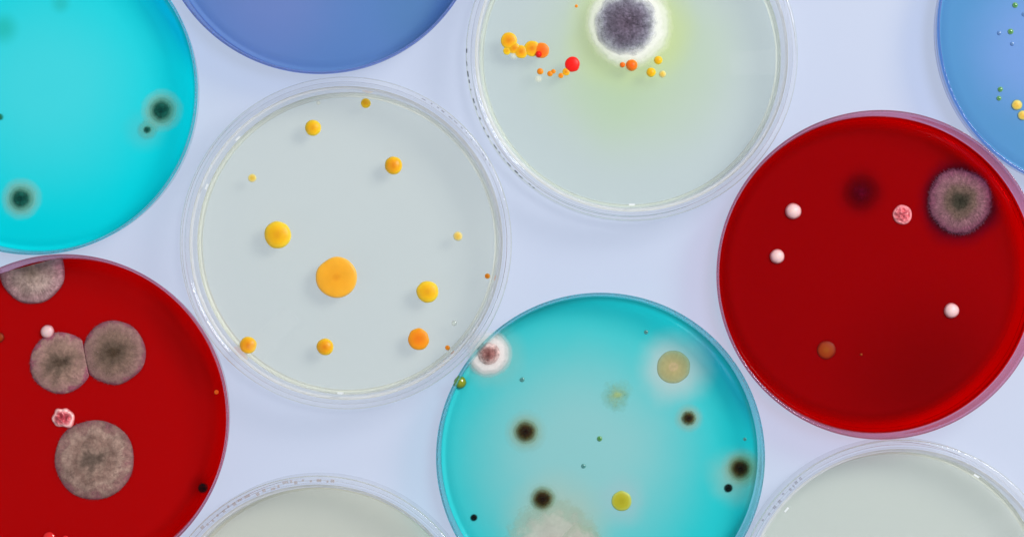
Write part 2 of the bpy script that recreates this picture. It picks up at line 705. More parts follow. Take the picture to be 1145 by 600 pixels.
d4 = dish(*C4, 'clear dish with a large grey mould and a chain of orange colonies, at the top', None)
finish_dish(d4, mat_agar('clear_green_stained_agar', (0.58, 0.62, 0.57, 1), (0.6, 0.64, 0.58, 1), [
    stain(C4, 712, 62, 30, 150, (0.54, 0.66, 0.26, 1), 0.6),
    stain(C4, 705, 32, 40, 84, (0.64, 0.70, 0.20, 1), 0.85),
    stain(C4, 690, 105, 5, 70, (0.46, 0.62, 0.24, 1), 0.3)], clear=0.92, dye=0.33, tint=(1.0, 1.0, 0.88, 1)), True)

d5 = dish(*C5, 'sky blue dish with small yellow and green dots, cut by the right edge', None)
finish_dish(d5, mat_agar('sky_blue_agar', (0.12, 0.36, 0.63, 1), (0.15, 0.38, 0.68, 1), [
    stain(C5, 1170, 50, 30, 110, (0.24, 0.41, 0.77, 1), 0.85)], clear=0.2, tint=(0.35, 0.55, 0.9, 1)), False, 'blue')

d6 = dish(*C6, 'deep red dish with three white bead colonies and a lilac mould, on the right', None)
RED = (0.35, 0.0, 0.0015, 1)
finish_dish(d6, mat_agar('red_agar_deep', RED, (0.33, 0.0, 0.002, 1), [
    stain(C6, 963, 215, 2, 36, (0.10, 0.0, 0.004, 1), 0.75),
    stain(C6, 1040, 430, 5, 150, (0.19, 0.0, 0.001, 1), 0.6),  # gel tone darker towards the lower right
    stain(C6, 1073, 225, 34, 56, (0.10, 0.0, 0.010, 1), 0.75)],  # dark ring: mostly the mould's shadow, painted into the gel colour
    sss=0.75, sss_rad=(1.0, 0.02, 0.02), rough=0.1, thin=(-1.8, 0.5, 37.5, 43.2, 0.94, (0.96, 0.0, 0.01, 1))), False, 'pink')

d7 = dish(*C7, 'red dish with four grey brown moulds, at the lower left', None)
finish_dish(d7, mat_agar('red_agar', (0.52, 0.001, 0.002, 1), (0.58, 0.002, 0.002, 1), [
    stain(C7, 227, 545, 3, 22, (0.13, 0.0, 0.002, 1), 0.6)],
    sss=0.75, sss_rad=(1.0, 0.02, 0.02), rough=0.1, thin=(-0.8, 0.3, 38, 44, 0.8, (0.96, 0.0, 0.01, 1))), False, 'pink')

d8 = dish(*C8, 'turquoise dish with black fuzzy spots and a cream patch, at the bottom', None)
finish_dish(d8, mat_agar('turquoise_agar_bleached', (0.022, 0.63, 0.67, 1), (0.04, 0.63, 0.66, 1), [
    stain(C8, 650, 505, 30, 178, (0.32, 0.65, 0.66, 1), 0.95),
    stain(C8, 753, 412, 16, 52, (0.54, 0.66, 0.66, 1), 0.8),
    stain(C8, 820, 532, 8, 44, (0.36, 0.56, 0.48, 1), 0.65),
    stain(C8, 830, 523, 8, 24, (0.20, 0.36, 0.14, 1), 0.6),
    stain(C8, 695, 559, 8, 40, (0.46, 0.58, 0.62, 1), 0.5),
    stain(C8, 770, 467, 6, 20, (0.26, 0.50, 0.48, 1), 0.5),
    stain(C8, 588, 482, 10, 26, (0.28, 0.52, 0.48, 1), 0.45),
    stain(C8, 550, 400, 20, 44, (0.26, 0.60, 0.58, 1), 0.5),
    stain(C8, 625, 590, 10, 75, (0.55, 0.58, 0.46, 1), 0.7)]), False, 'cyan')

d9 = dish(*C9, 'empty clear dish with tan moulded rim marks, cut by the bottom edge', None)
finish_dish(d9, mat_agar('clear_agar_grey', (0.74, 0.75, 0.70, 1), (0.77, 0.78, 0.73, 1), [], clear=0.78,
                         tint=(0.95, 0.92, 0.71, 1)), True)
d10 = dish(*C10, 'empty clear dish below the deep red dish, cut by the bottom edge', None)
finish_dish(d10, mat_agar('clear_agar_plain', (0.74, 0.78, 0.76, 1), (0.77, 0.80, 0.78, 1), [], clear=0.78,
                          tint=(0.92, 0.92, 0.74, 1)), True)

# moulded rim marks, stacking nubs and strips painted in for lid reflections, on the clear dishes
arc_marks('moulded_marks', d4, M_MARK_DARK, 45.1, 178, 236, 0, 5, wl=(0.4, 1.6), wr=(0.2, 0.35), rj=0.1, gap=0.5)
arc_marks('moulded_marks', d3, M_MARK_PALE, 44.6, 28, 62, 0, 8, wl=(0.4, 1.4), wr=(0.2, 0.4), rj=0.2)
arc_marks('moulded_marks', d9, M_MARK_TAN, 44.0, 84, 136, 0, 12, wl=(0.5, 1.6), wr=(0.5, 1.0), rj=0.5)
arc_marks('moulded_marks', d10, M_MARK_PALE, 44.2, 128, 150, 0, 17, wl=(0.35, 1.0), wr=(0.5, 0.9), rj=0.4)
for d, angs in ((d3, (136, 158, 268)), (d4, (270,)), (d10, (60, 140))):
    for a in angs:
        ar = math.radians(a)
        box_part('stacking_nub', d, M_NUB, (0.5, 1.6, 0.4), (41.0 * math.cos(ar), 41.0 * math.sin(ar), 14.9), ar)
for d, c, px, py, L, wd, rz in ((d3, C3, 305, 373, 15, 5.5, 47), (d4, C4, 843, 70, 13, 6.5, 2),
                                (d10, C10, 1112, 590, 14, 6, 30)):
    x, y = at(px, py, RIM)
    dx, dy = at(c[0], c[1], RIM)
    box_part('reflection_patch', d, M_REFLECT, (L, wd, 0.08), (x - dx, y - dy, RIM - 0.22), math.radians(rz))

# ------------------------------------------------------------------ colonies
SEED = [100]


def seed():
    SEED[0] += 1
    return SEED[0]


def tag(o, label, cat, group):
    o['label'] = label
    o['category'] = cat
    if group:
        o['group'] = group
    return o


def place(px, py, z=AZ):
    x, y = at(px, py, z)
    return (x * MM, y * MM, z * MM)


def bead(px, py, r, mat, label, group, h=0.75, name='bacterial_colony', amp=0.03, p=2.0, q=0.5, cat='colony', **kw):
    s = seed()
    R = mm_of(r, AZ)
    me = dome_mesh(name, R, R * h, p, q, amp, s, **kw)
    o = link(name, me, mat, None, place(px, py))
    return tag(o, label, cat, group)


Y_ = lambda *s: [(p, lin(*c)) for p, c in s]
M_YEL = mat_growth('yellow_colony', Y_((0, (236, 168, 8)), (0.55, (248, 190, 10)), (0.9, (250, 205, 45)), (1, (245, 215, 90))),
                   0.42, 0.25, sss=0.35, blotch=0.08)
M_YELO = mat_growth('yellow_orange_colony', Y_((0, (232, 140, 0)), (0.6, (248, 172, 5)), (0.92, (250, 195, 30)), (1, (240, 205, 90))),
                    0.38, 0.28, sss=0.35, blotch=0.1)
M_PALE = mat_growth('pale_yellow_colony', Y_((0, (228, 186, 60)), (0.5, (236, 200, 90)), (1, (232, 220, 160))), 0.42, 0.25, sss=0.3,
                    alpha=[(0, 1), (0.8, 0.9), (1, 0.5)])
M_ORFL = mat_growth('orange_flat_colony', Y_((0, (240, 155, 15)), (0.12, (244, 162, 20)), (0.25, (250, 172, 30)), (0.88, (252, 178, 40)), (1, (248, 190, 90))),
                    0.4, 0.3, sss=0.3, blotch=0.05)
M_ORTN = mat_growth('orange_colony', Y_((0, (246, 128, 0)), (0.8, (250, 150, 8)), (1, (245, 170, 40))), 0.42, 0.25, sss=0.3, blotch=0.08)
M_DEEPOR = mat_growth('deep_orange_colony', Y_((0, (255, 100, 5)), (0.7, (255, 120, 10)), (1, (250, 150, 50))), 0.42, 0.25, sss=0.3)
M_RED = mat_growth('red_colony', Y_((0, (245, 14, 4)), (0.8, (250, 20, 6)), (1, (245, 60, 40))), 0.42, 0.25, sss=0.2)
M_WHITE = mat_growth('white_colony', Y_((0, (238, 205, 205)), (0.7, (232, 190, 192)), (1, (200, 130, 135))), 0.38, 0.28, sss=0.3)
M_MILK = mat_growth('milky_colony', Y_((0, (240, 238, 215)), (1, (225, 228, 200))), 0.4, 0.4, alpha=[(0, 0.6), (0.5, 0.4), (1, 0.0)])
M_DROP = mat_growth('clear_droplet', Y_((0, (215, 222, 222)), (0.8, (180, 190, 190)), (1, (230, 236, 236))), 0.1, 0.8,
                    alpha=[(0, 0.25), (0.75, 0.35), (1, 0.6)])
M_GREEN = mat_growth('green_colony', Y_((0, (60, 120, 50)), (0.6, (80, 145, 80)), (1, (130, 180, 130))), 0.12, 0.7)
M_TEAL = mat_growth('teal_dot_colony', Y_((0, (60, 120, 120)), (1, (90, 160, 155))), 0.15, 0.7)
M_SLATE = mat_growth('slate_dot_colony', Y_((0, (75, 115, 165)), (1, (110, 150, 205))), 0.15, 0.7)
M_YGRN = mat_growth('olive_colony', Y_((0, (168, 160, 20)), (0.6, (176, 172, 35)), (0.9, (180, 185, 75)), (1, (160, 195, 140))), 0.4, 0.35, sss=0.2)
M_YGRN2 = mat_growth('olive_glossy_colony', Y_((0, (150, 150, 20)), (0.6, (130, 140, 15)), (1, (95, 125, 20))), 0.12, 0.8)
M_TAN = mat_growth('tan_disc_colony', Y_((0, (186, 168, 122)), (0.22, (192, 170, 126)), (0.34, (178, 166, 114)), (0.7, (170, 166, 116)), (1, (160, 172, 134))),
                   0.55, 0.2, grain=0.06, bump=0.2, alpha=[(0, 0.9), (0.9, 0.85), (1, 0.6)], anoise=0.04)
M_RUST = mat_growth('rust_colony', Y_((0, (150, 68, 8)), (0.6, (146, 52, 8)), (1, (120, 18, 6))), 0.5, 0.15)
M_PINK = mat_growth('pink_wrinkled_colony', Y_((0, (196, 84, 96)), (0.6, (214, 104, 114)), (0.9, (228, 140, 146)), (1, (205, 90, 100))), 0.35, 0.5, grain=0.25, gscale=700, bump=0.3)
M_BLACK = mat_growth('black_colony', Y_((0, (10, 6, 8)), (0.7, (22, 14, 14)), (1, (40, 20, 20))), 0.8, 0.1, grain=0.3,
                     alpha=[(0, 1), (0.62, 1), (1, 0.1)])
M_REDDROP = mat_growth('bright_red_droplet', Y_((0, (240, 30, 30)), (1, (220, 20, 20))), 0.12, 0.7)

G3 = 'yellow and orange colonies in the centre left clear dish'
bead(350, 143, 9, M_YEL, 'yellow bead colony alone near the top of the clear dish, left of a paler dot', G3, 0.55)
bead(409, 115.5, 5.5, M_YEL, 'small yellow colony by the top rim of the clear dish', G3, 0.4)
bead(440, 185, 10, M_YELO, 'shiny amber bead colony in the upper right of the clear dish', G3, 0.6)
bead(282, 199, 4.8, M_PALE, 'tiny flat pale yellow colony in the upper left of the clear dish', G3, 0.2)
bead(310.5, 262.5, 15.2, M_YEL, 'large bright yellow domed colony left of the flat orange disc', G3, 0.4)
bead(376.3, 310, 23, M_ORFL, 'largest flat orange disc colony in the middle of the clear dish', G3, 0.10, p=4.0)
bead(478, 326, 12.3, M_YEL, 'medium lemon yellow domed colony right of the flat orange disc', G3, 0.4)
bead(512, 264, 5.3, M_PALE, 'small yellow colony near the right rim of the clear dish', G3, 0.4)
bead(545, 308.5, 3, M_ORTN, 'tiny orange colony touching the right inner rim of the clear dish', G3, 0.6)
bead(468, 379, 12, M_ORTN, 'flat orange colony with a slightly angular outline, lower right of the clear dish', G3, 0.22, amp=0.05, p=3.0)
bead(363.5, 387.5, 9.5, M_YELO, 'amber bead colony at the bottom of the clear dish, below the orange disc', G3, 0.6)
bead(277.5, 385.5, 9.5, M_YELO, 'yellow bead colony touching the lower left inner rim of the clear dish', G3, 0.55)
bead(500.5, 388.5, 2.8, M_ORTN, 'tiny orange colony by the lower right rim, beside the angular orange colony', G3, 0.6)
bead(508, 361, 3.2, M_DROP, 'colourless droplet near the lower right rim of the clear dish', None, 0.5, name='water_droplet', cat='droplet')
bead(356, 115, 3.2, M_MILK, 'faint whitish speck by the top rim of the clear dish', None, 0.3)

G4 = 'orange and red colonies around the grey mould'
bead(569, 45.5, 9.2, M_YELO, 'large yellow colony at the left end of the orange chain', G4, 0.24)
bead(567, 57, 4.5, M_YEL, 'small yellow colony under the left end of the orange chain', G4, 0.24)
bead(575, 54, 6.5, M_YELO, 'yellow colony second from the left end in the orange chain', G4, 0.26, amp=0.05)
bead(582.5, 58, 7.5, M_YELO, 'amber colony in the middle of the orange chain, above a milky spot', G4, 0.24, amp=0.04)
bead(574.5, 62.5, 5, M_MILK, 'milky white colony below the middle of the orange chain', G4, 0.2)
bead(595, 54.5, 9, M_YELO, 'round yellow colony beside the orange right end of the chain', G4, 0.2)
bead(605.5, 56.5, 8.7, M_DEEPOR, 'deep orange colony at the right end of the chain', G4, 0.24, amp=0.04)
bead(602.3, 61, 3.8, M_RED, 'small red colony on the edge of the deep orange colony', G4, 1.6)
bead(640, 72, 8.5, M_RED, 'bright red round colony left of the grey mould', G4, 0.32)
bead(604, 80, 3.6, M_ORTN, 'tiny orange colony farthest left in the row below the chain', G4, 0.6)
bead(615, 82.5, 3.2, M_ORTN, 'left half of a tiny orange twin colony below the chain', G4, 0.6)
bead(618.8, 80, 2.6, M_ORTN, 'right half of a tiny orange twin colony below the chain', G4, 0.6)
bead(633, 80.5, 4.2, M_YELO, 'small amber colony touching the bright red one from below', G4, 0.32)
bead(627.2, 84.6, 3, M_ORTN, 'tiny orange colony lower left of the amber one under the red colony', G4, 0.32)
bead(602, 88.5, 5, M_MILK, 'pale cream smudge colony below the row of tiny orange colonies', G4, 0.25)
bead(706.3, 73, 6.6, M_DEEPOR, 'orange colony on the lower white edge of the grey mould', G4, 0.8)
bead(696, 72.6, 3.2, M_DEEPOR, 'tiny orange colony left of the orange one on the mould edge', G4, 0.9)
bead(736, 67.5, 4.8, M_YEL, 'yellow colony right of the mould, highest of a trio', G4, 0.7)
bead(728, 81, 5.3, M_YEL, 'yellow colony right of the mould, lower left of a trio', G4, 0.7)
bead(740.8, 83, 4, M_PALE, 'pale yellow colony right of the mould, lower right of a trio', G4, 0.6)
bead(644.5, 7, 1.8, M_ORTN, 'tiny brown orange speck at the top, left of the grey mould', G4, 0.5)

G5 = 'small colonies on the sky blue agar'
M_YBLU = mat_growth('yellow_on_blue_colony', Y_((0, (222, 176, 60)), (0.6, (226, 190, 80)), (0.85, (190, 195, 120)), (1, (120, 170, 170))), 0.4, 0.3,
                    alpha=[(0, 1), (0.75, 0.95), (1, 0.3)])
bead(1137, 117.5, 6.4, M_YBLU, 'yellow round colony on the sky blue agar, upper of a touching pair', G5, 0.4)
bead(1143.5, 129, 6, M_YBLU, 'yellow round colony on the sky blue agar, lower of a touching pair', G5, 0.4)
bead(1135, 6, 3.2, M_GREEN, 'green droplet colony at the top of the sky blue agar', G5, 0.6)
bead(1130, 35.5, 3.3, M_GREEN, 'green droplet colony beside a slate blue dot in the sky blue dish', G5, 0.6)
bead(1117.5, 37, 2.6, M_SLATE, 'slate blue dot colony left of a green droplet in the sky blue dish', G5, 0.6)
bead(1132, 49, 2.5, M_SLATE, 'slate blue dot colony below the green droplet in the sky blue dish', G5, 0.6)
bead(1118.5, 100, 3, M_GREEN, 'upper of two green droplet colonies left of the yellow pair', G5, 0.6)
bead(1117, 110, 2.8, M_GREEN, 'lower of two green droplet colonies left of the yellow pair', G5, 0.6)
bead(1145, 16, 2.6, M_SLATE, 'slate dot colony half cut by the right edge, on the sky blue agar', G5, 0.6)

GW = 'white bead colonies on red agar'
bead(887, 236, 9, M_WHITE, 'white bead colony, upper one of the pair on the left of the deep red dish', GW, 0.75, amp=0.03)
bead(869, 286.5, 8.2, M_WHITE, 'white bead colony, lower one of the pair on the left of the deep red dish', GW, 0.75, amp=0.03)
bead(1064, 347, 8.5, M_WHITE, 'white bead colony alone in the lower right of the deep red dish', GW, 0.75, amp=0.03)
bead(53, 370.5, 7.6, M_WHITE, 'white bead colony touching the smaller of the joined moulds', GW, 0.75, amp=0.03)
bead(924, 391, 10.5, M_RUST, 'rust orange smooth colony in the lower half of the deep red dish', None, 0.18)
bead(963, 396, 1.6, M_RUST, 'tiny rust speck right of the rust orange colony', None, 0.6)
GP = 'pink wrinkled colonies on red agar'
bead(1009, 240, 11, M_PINK, 'pink wrinkled rosette colony left of the lilac mould in the deep red dish', GP, 0.35, amp=0.03, wrinkle=0.5, rfreq=2.8, rings=22, segs=72)
M_PINK2 = mat_growth('pink_pale_edged_colony', Y_((0, (190, 70, 84)), (0.5, (200, 84, 94)), (0.68, (222, 130, 134)), (0.85, (244, 190, 188)), (1, (220, 120, 122))), 0.3, 0.5, grain=0.3, gscale=600, bump=0.3, jitter=0.12)
bead(71, 467, 12, M_PINK2, 'pink crumpled colony with pale edge above the largest grey mould', GP, 0.3, amp=0.15, wrinkle=0.6, rfreq=2.2, rings=22, segs=72)
bead(227, 545, 6.3, M_BLACK, 'black fuzzy dot colony by the right rim of the lower left red dish', None, 0.5)
bead(242, 438, 2.4, M_DEEPOR, 'tiny orange speck by the right rim of the lower left red dish', None, 0.5)
bead(-1, 377, 5.8, M_RUST, 'orange brown colony half cut by the left edge on the red agar', None, 0.5)
bead(55, 601, 7, M_REDDROP, 'glossy bright red droplet at the bottom edge of the lower left red dish', None, 0.4, cat='droplet', name='red_droplet')
bead(73, 602, 4, M_REDDROP, 'smaller glossy red droplet right of the larger one at the bottom edge', None, 0.5, cat='droplet', name='red_droplet')

G8 = 'small dots on the lower turquoise agar'
bead(514.5, 427, 7, M_YGRN2, 'glossy olive yellow colony on the left rim of the lower turquoise dish', None, 0.8)
bead(753, 410, 18.6, M_TAN, 'flat tan disc colony with a pale ring in its centre, on turquoise agar', None, 0.05, p=5.0)
bead(695, 559.5, 11.4, M_YGRN, 'flat olive yellow disc colony at the bottom of the turquoise dish', None, 0.15, p=3.0)
bead(670.5, 490, 3, M_GREEN, 'green droplet in the middle of the lower turquoise dish', G8, 0.6)
bead(652.5, 520.5, 2.6, M_TEAL, 'faint teal droplet below left of the green one in the turquoise dish', G8, 0.6)
bead(584, 424, 2.8, M_TEAL, 'faint teal dot right of the white and pink colony', G8, 0.5)
bead(722.5, 371, 2.4, M_TEAL, 'dark teal dot above the flat tan disc colony', G8, 0.5)
bead(833, 490.5, 2, M_TEAL, 'tiny teal dot above the large black spot by the right rim', G8, 0.5)
M_BLK2 = mat_growth('black_dot_colony', Y_((0, (6, 10, 10)), (0.7, (12, 20, 18)), (1, (30, 60, 55))), 0.8, 0.1,
                    alpha=[(0, 1), (0.6, 1), (1, 0.15)])
bead(530, 578, 4.2, M_BLK2, 'small black dot colony near the lower left rim of the turquoise dish', G8, 0.5)
bead(814.5, 545, 5.2, M_BLK2, 'small black dot colony below left of the large black spot', G8, 0.5)
bead(0, 131, 4.5, mat_growth('green_edge_colony', Y_((0, (20, 90, 70)), (0.6, (30, 120, 90)), (1, (30, 180, 170))), 0.7, 0.1,
                             alpha=[(0, 1), (0.5, 0.8), (1, 0.1)]),
     'dark green dot cut by the left edge of the bright turquoise dish', None, 0.4)


# ---- fuzzy moulds: a core, sometimes a pale halo, and a coat of fine hyphae
def mould(px, py, label, group, core_r, core_h, core_mat, fuzz_mat, nf, flen, halo_r=0, halo_mat=None, halo_h=0.25,
          p=2.0, q=0.5, amp=0.02, lean=0.5, rough=0.0, clip=None, width=0.05, fr=(0.0, 1.0), name='mould_colony',
          halo_fuzz=0, halo_off=(0, 0)):
    s = seed()
    e = bpy.data.objects.new(name, None)
    COL.objects.link(e)
    e.location = place(px, py)
    e.empty_display_size = 0.003
    tag(e, label, 'mould', group)
    R = mm_of(core_r, AZ)
    lift = 0.0
    if halo_r:
        HR = mm_of(halo_r, AZ)
        ho = link('halo', dome_mesh('halo', HR, halo_h, 3.0, 1.0, amp, s + 500, 16, 56), halo_mat, e,
             (halo_off[0] * MM, halo_off[1] * MM, 0))
        if halo_fuzz:
            link('halo_fuzz', fuzz_mesh('halo_fuzz', HR, halo_h, halo_fuzz, flen * 0.8, s + 900, 3.0, 1.0, amp, s + 500, 0.5, 0.97,
                                        width, lean), halo_mat, e, (halo_off[0] * MM, halo_off[1] * MM, 0))
    core = link('core', dome_mesh('core', R, core_h + halo_h * (1 if halo_r else 0), p, q, amp, s, 26, 96, rough=rough, rfreq=3.0, clip=clip),
                core_mat, e)
    if nf:
        link('fuzz', fuzz_mesh('fuzz', R, core_h + halo_h * (1 if halo_r else 0), nf, flen, s + 77, p, q, amp, s, fr[0], fr[1], width, lean, clip),
             fuzz_mat, e)
    return e


BR = Y_((0, (96, 78, 66)), (0.25, (116, 96, 84)), (0.55, (150, 120, 108)), (0.86, (162, 124, 118)), (1.0, (146, 84, 100)))
M_BROWN = mat_growth('grey_brown_mould', BR, 0.9, 0.1, grain=0.2, gscale=900, streak=0.08, bump=0.5, jitter=0.2, blotch=0.2)
BR2 = Y_((0, (116, 98, 88)), (0.18, (122, 102, 92)), (0.34, (152, 126, 114)), (0.5, (138, 110, 100)), (0.72, (166, 138, 126)), (0.9, (144, 110, 104)), (1.0, (136, 92, 96)))
M_BROWN2 = mat_growth('mottled_grey_brown_mould', BR2, 0.9, 0.1, grain=0.2, gscale=900, streak=0.1, bump=0.5, jitter=0.2, blotch=0.2)
BR3 = Y_((0, (80, 64, 50)), (0.3, (104, 86, 74)), (0.55, (132, 106, 94)), (0.86, (148, 114, 108)), (1.0, (136, 82, 94)))
M_BROWN3 = mat_growth('dark_grey_brown_mould', BR3, 0.9, 0.1, grain=0.2, gscale=900, streak=0.1, bump=0.5, jitter=0.1, blotch=0.12)
M_BROWNF = mat_growth('grey_brown_hyphae', Y_((0, (124, 100, 92)), (0.6, (160, 132, 126)), (0.9, (168, 130, 132)), (1, (152, 94, 108))), 0.9, 0.1, jitter=0.06)
GM7 = 'grey brown moulds on the lower left red agar'


def px_mm(v):
    return mm_of(v, AZ)


# the two joined moulds meet along a straight seam
dxs, dys = 127.5 - 68, -(394 - 405.5)
dl = math.hypot(dxs, dys)
nx, ny = dxs / dl, dys / dl
mould(68, 405.5, 'grey brown mould colony, smaller and left one of the joined pair on red agar', GM7, 34.5, 1.0, M_BROWN, M_BROWNF, 2600, 0.55,
      p=3.0, amp=0.018, lean=0.7, rough=0.12, clip=[(nx, ny, px_mm(28.3))], width=0.035)
mould(127.5, 394, 'grey brown mould colony with dark centre, right one of the joined pair on red agar', GM7, 35.5, 1.15, M_BROWN3, M_BROWNF, 2800, 0.55,
      p=3.0, amp=0.022, lean=0.7, rough=0.12, clip=[(-nx, -ny, px_mm(32.0))], width=0.035)
mould(105.5, 513.5, 'largest grey brown mould disc, alone in the middle of the lower left red dish', GM7, 44.5, 1.2, M_BROWN2, M_BROWNF, 3800, 0.55,
      p=3.0, amp=0.024, lean=0.7, rough=0.28, width=0.035)
M_BROWNL = mat_growth('pale_creased_mould', Y_((0, (150, 132, 118)), (0.5, (172, 150, 142)), (0.9, (170, 136, 138)), (1.0, (140, 96, 104))), 0.9, 0.1,
                      grain=0.2, gscale=1100, streak=0.3, bump=0.5, blotch=0.28)
c7x, c7y = at(C7[0], C7[1], RIM)
m7x, m7y = at(36, 303, AZ)
vx, vy = m7x - c7x, m7y - c7y
vl = math.hypot(vx, vy)
mould(36, 303, 'pale creased mould colony against the top wall of the lower left red dish', GM7, 36.5, 1.5, M_BROWNL, M_BROWNF, 2600, 0.5,
      p=3.0, amp=0.02, lean=0.7, rough=0.55, clip=[(vx / vl, vy / vl, 43.3 - vl)], width=0.035)

# lilac mould on the deep red agar
M_LIL = mat_growth('lilac_mould', Y_((0, (50, 48, 40)), (0.16, (66, 62, 52)), (0.42, (112, 90, 82)), (0.7, (140, 98, 108)), (0.9, (132, 80, 100)), (1, (80, 24, 48))),
                   0.9, 0.1, grain=0.22, gscale=1000, streak=0.35, bump=0.6, jitter=0.06)
M_LILF = mat_growth('lilac_hyphae', Y_((0, (70, 66, 56)), (0.4, (126, 104, 96)), (0.7, (158, 116, 126)), (1, (140, 84, 108))), 0.9, 0.1, jitter=0.08)
M_PLUM = mat_growth('plum_shade_halo', Y_((0, (60, 6, 26)), (1, (70, 4, 22))), 0.9, 0.1, alpha=[(0, 1), (0.6, 0.9), (1, 0.0)])  # dark fringe, mostly painting the mould's own shadow
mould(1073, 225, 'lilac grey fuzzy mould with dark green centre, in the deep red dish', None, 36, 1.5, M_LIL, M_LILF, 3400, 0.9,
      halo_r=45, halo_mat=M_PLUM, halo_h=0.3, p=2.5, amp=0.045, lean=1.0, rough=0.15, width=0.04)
M_PLUMC = mat_growth('plum_stain_mould', Y_((0, (100, 6, 36)), (0.35, (84, 2, 16)), (0.8, (70, 0, 6)), (1, (80, 0, 6))), 0.9, 0.05, grain=0.4, gscale=600,
                     alpha=[(0, 0.6), (0.3, 0.4), (0.7, 0.15), (1, 0.0)])
M_PLUMF = mat_growth('plum_hyphae', Y_((0, (135, 28, 76)), (1, (105, 6, 40))), 0.9, 0.05)
mould(963, 215, 'dark plum blurred mould spot in the upper part of the deep red dish', None, 24, 0.25, M_PLUMC, M_PLUMF, 160, 0.5, p=2.0, q=1.0,
      width=0.03, fr=(0, 0.35))

# big grey mould in the top clear dish
M_GREY = mat_growth('slate_grey_mould', Y_((0, (112, 98, 116)), (0.45, (116, 106, 124)), (0.66, (134, 130, 146)), (0.85, (184, 186, 196)), (1, (224, 228, 230))),
                    0.95, 0.05, grain=0.34, gscale=850, bump=0.8, jitter=0.09, blotch=0.1, anoise=0.15,
                    alpha=[(0, 1), (0.66, 1), (0.85, 0.55), (1, 0.0)])
M_GREYF = mat_growth('slate_grey_hyphae', Y_((0, (120, 108, 126)), (0.55, (136, 130, 146)), (0.82, (205, 208, 214)), (1, (236, 238, 238))), 0.95, 0.05, jitter=0.12)
M_WHALO = mat_growth('white_mould_halo', Y_((0, (235, 236, 234)), (0.85, (234, 236, 226)), (1, (226, 232, 190))), 0.95, 0.05, anoise=0.08, grain=0.02,
                     alpha=[(0, 1), (0.68, 1.0), (0.79, 0.7), (0.89, 0.28), (1, 0.0)])
mould(700, 27, 'large slate grey woolly mould with a white rim at the top of the clear dish', None, 37.5, 1.2, M_GREY, M_GREYF, 3800, 0.6, fr=(0, 0.78),
      halo_r=52, halo_mat=M_WHALO, halo_h=0.7, p=2.2, amp=0.02, lean=0.5, rough=0.2, width=0.05, halo_fuzz=250, halo_off=(0.8, 0.0))

# dark fuzzy spots on turquoise
M_DKT = mat_growth('dark_teal_mould', Y_((0, (14, 72, 66)), (0.4, (30, 96, 84)), (0.72, (76, 144, 124)), (1, (120, 190, 165))), 0.9, 0.05, grain=0.3, gscale=900,
                   alpha=[(0, 1), (0.35, 0.95), (0.55, 0.6), (0.75, 0.25), (1, 0.0)])
M_DKTF = mat_growth('dark_teal_hyphae', Y_((0, (10, 56, 52)), (1, (40, 100, 84))), 0.9, 0.05)
M_HALT = mat_growth('pale_green_halo', Y_((0, (112, 174, 154)), (0.5, (136, 196, 176)), (0.85, (164, 220, 200)), (1, (150, 222, 208))), 0.9, 0.05, anoise=0.08, grain=0.02,
                    alpha=[(0, 0.95), (0.4, 0.72), (0.62, 0.45), (0.8, 0.2), (1, 0.0)])
GT1 = 'dark fuzzy moulds on the bright turquoise agar'
mould(181, 123.5, 'dark fuzzy mould with pale green halo by the right rim of the bright turquoise dish', GT1, 17, 0.5, M_DKT, M_DKTF, 500, 0.5,
      halo_r=26, halo_mat=M_HALT, halo_h=0.3, q=1.0, amp=0.03, width=0.025, fr=(0, 0.5))
mould(165, 145, 'small dark dot mould with faint halo just below the one near the right rim', GT1, 5.5, 0.4, M_DKT, M_DKTF, 80, 0.3,
      halo_r=13, halo_mat=mat_growth('faint_green_halo', Y_((0, (110, 190, 175)), (1, (110, 205, 195))), 0.9, 0.05, alpha=[(0, 0.6), (0.6, 0.45), (1, 0)]),
      halo_h=0.2, q=1.0, amp=0.03, width=0.03, fr=(0, 0.6))
mould(24, 222, 'dark fuzzy mould with grey green halo, lower left in the bright turquoise dish', GT1, 16.5, 0.5, M_DKT, M_DKTF, 480, 0.5,
      halo_r=25, halo_mat=M_HALT, halo_h=0.3, q=1.0, amp=0.03, width=0.025, fr=(0, 0.5))

M_BRK = mat_growth('brown_black_mould', Y_((0, (34, 21, 20)), (0.32, (54, 42, 26)), (0.6, (94, 92, 52)), (0.8, (118, 140, 92)), (1, (130, 180, 160))), 0.9, 0.05,
                   grain=0.25, gscale=900, streak=0.3, alpha=[(0, 1), (0.38, 0.95), (0.55, 0.62), (0.75, 0.25), (1, 0.0)])
M_BRKF = mat_growth('brown_black_hyphae', Y_((0, (24, 14, 14)), (0.6, (60, 56, 30)), (1, (90, 100, 60))), 0.9, 0.05)
M_HALB = mat_growth('grey_green_halo', Y_((0, (150, 176, 142)), (0.5, (172, 202, 182)), (1, (180, 216, 204))), 0.9, 0.05, anoise=0.08, grain=0.02,
                    alpha=[(0, 0.75), (0.4, 0.5), (0.62, 0.3), (0.8, 0.12), (1, 0.0)])
GT8 = 'black fuzzy moulds on the lower turquoise agar'
mould(588, 482, 'brown black fuzzy mould with ringed halo on the left of the lower turquoise dish', GT8, 16.5, 0.5, M_BRK, M_BRKF, 420, 0.5,
      halo_r=26, halo_mat=M_HALB, halo_h=0.25, q=1.0, amp=0.03, width=0.022, fr=(0, 0.55), lean=1.2)
mould(607, 557, 'black fuzzy mould with green edge on the upper edge of the cream patch', GT8, 16, 0.6, M_BRK, M_BRKF, 500, 0.5,
      halo_r=20, halo_mat=M_HALB, halo_h=0.2, q=1.0, amp=0.03, width=0.025, fr=(0, 0.5))
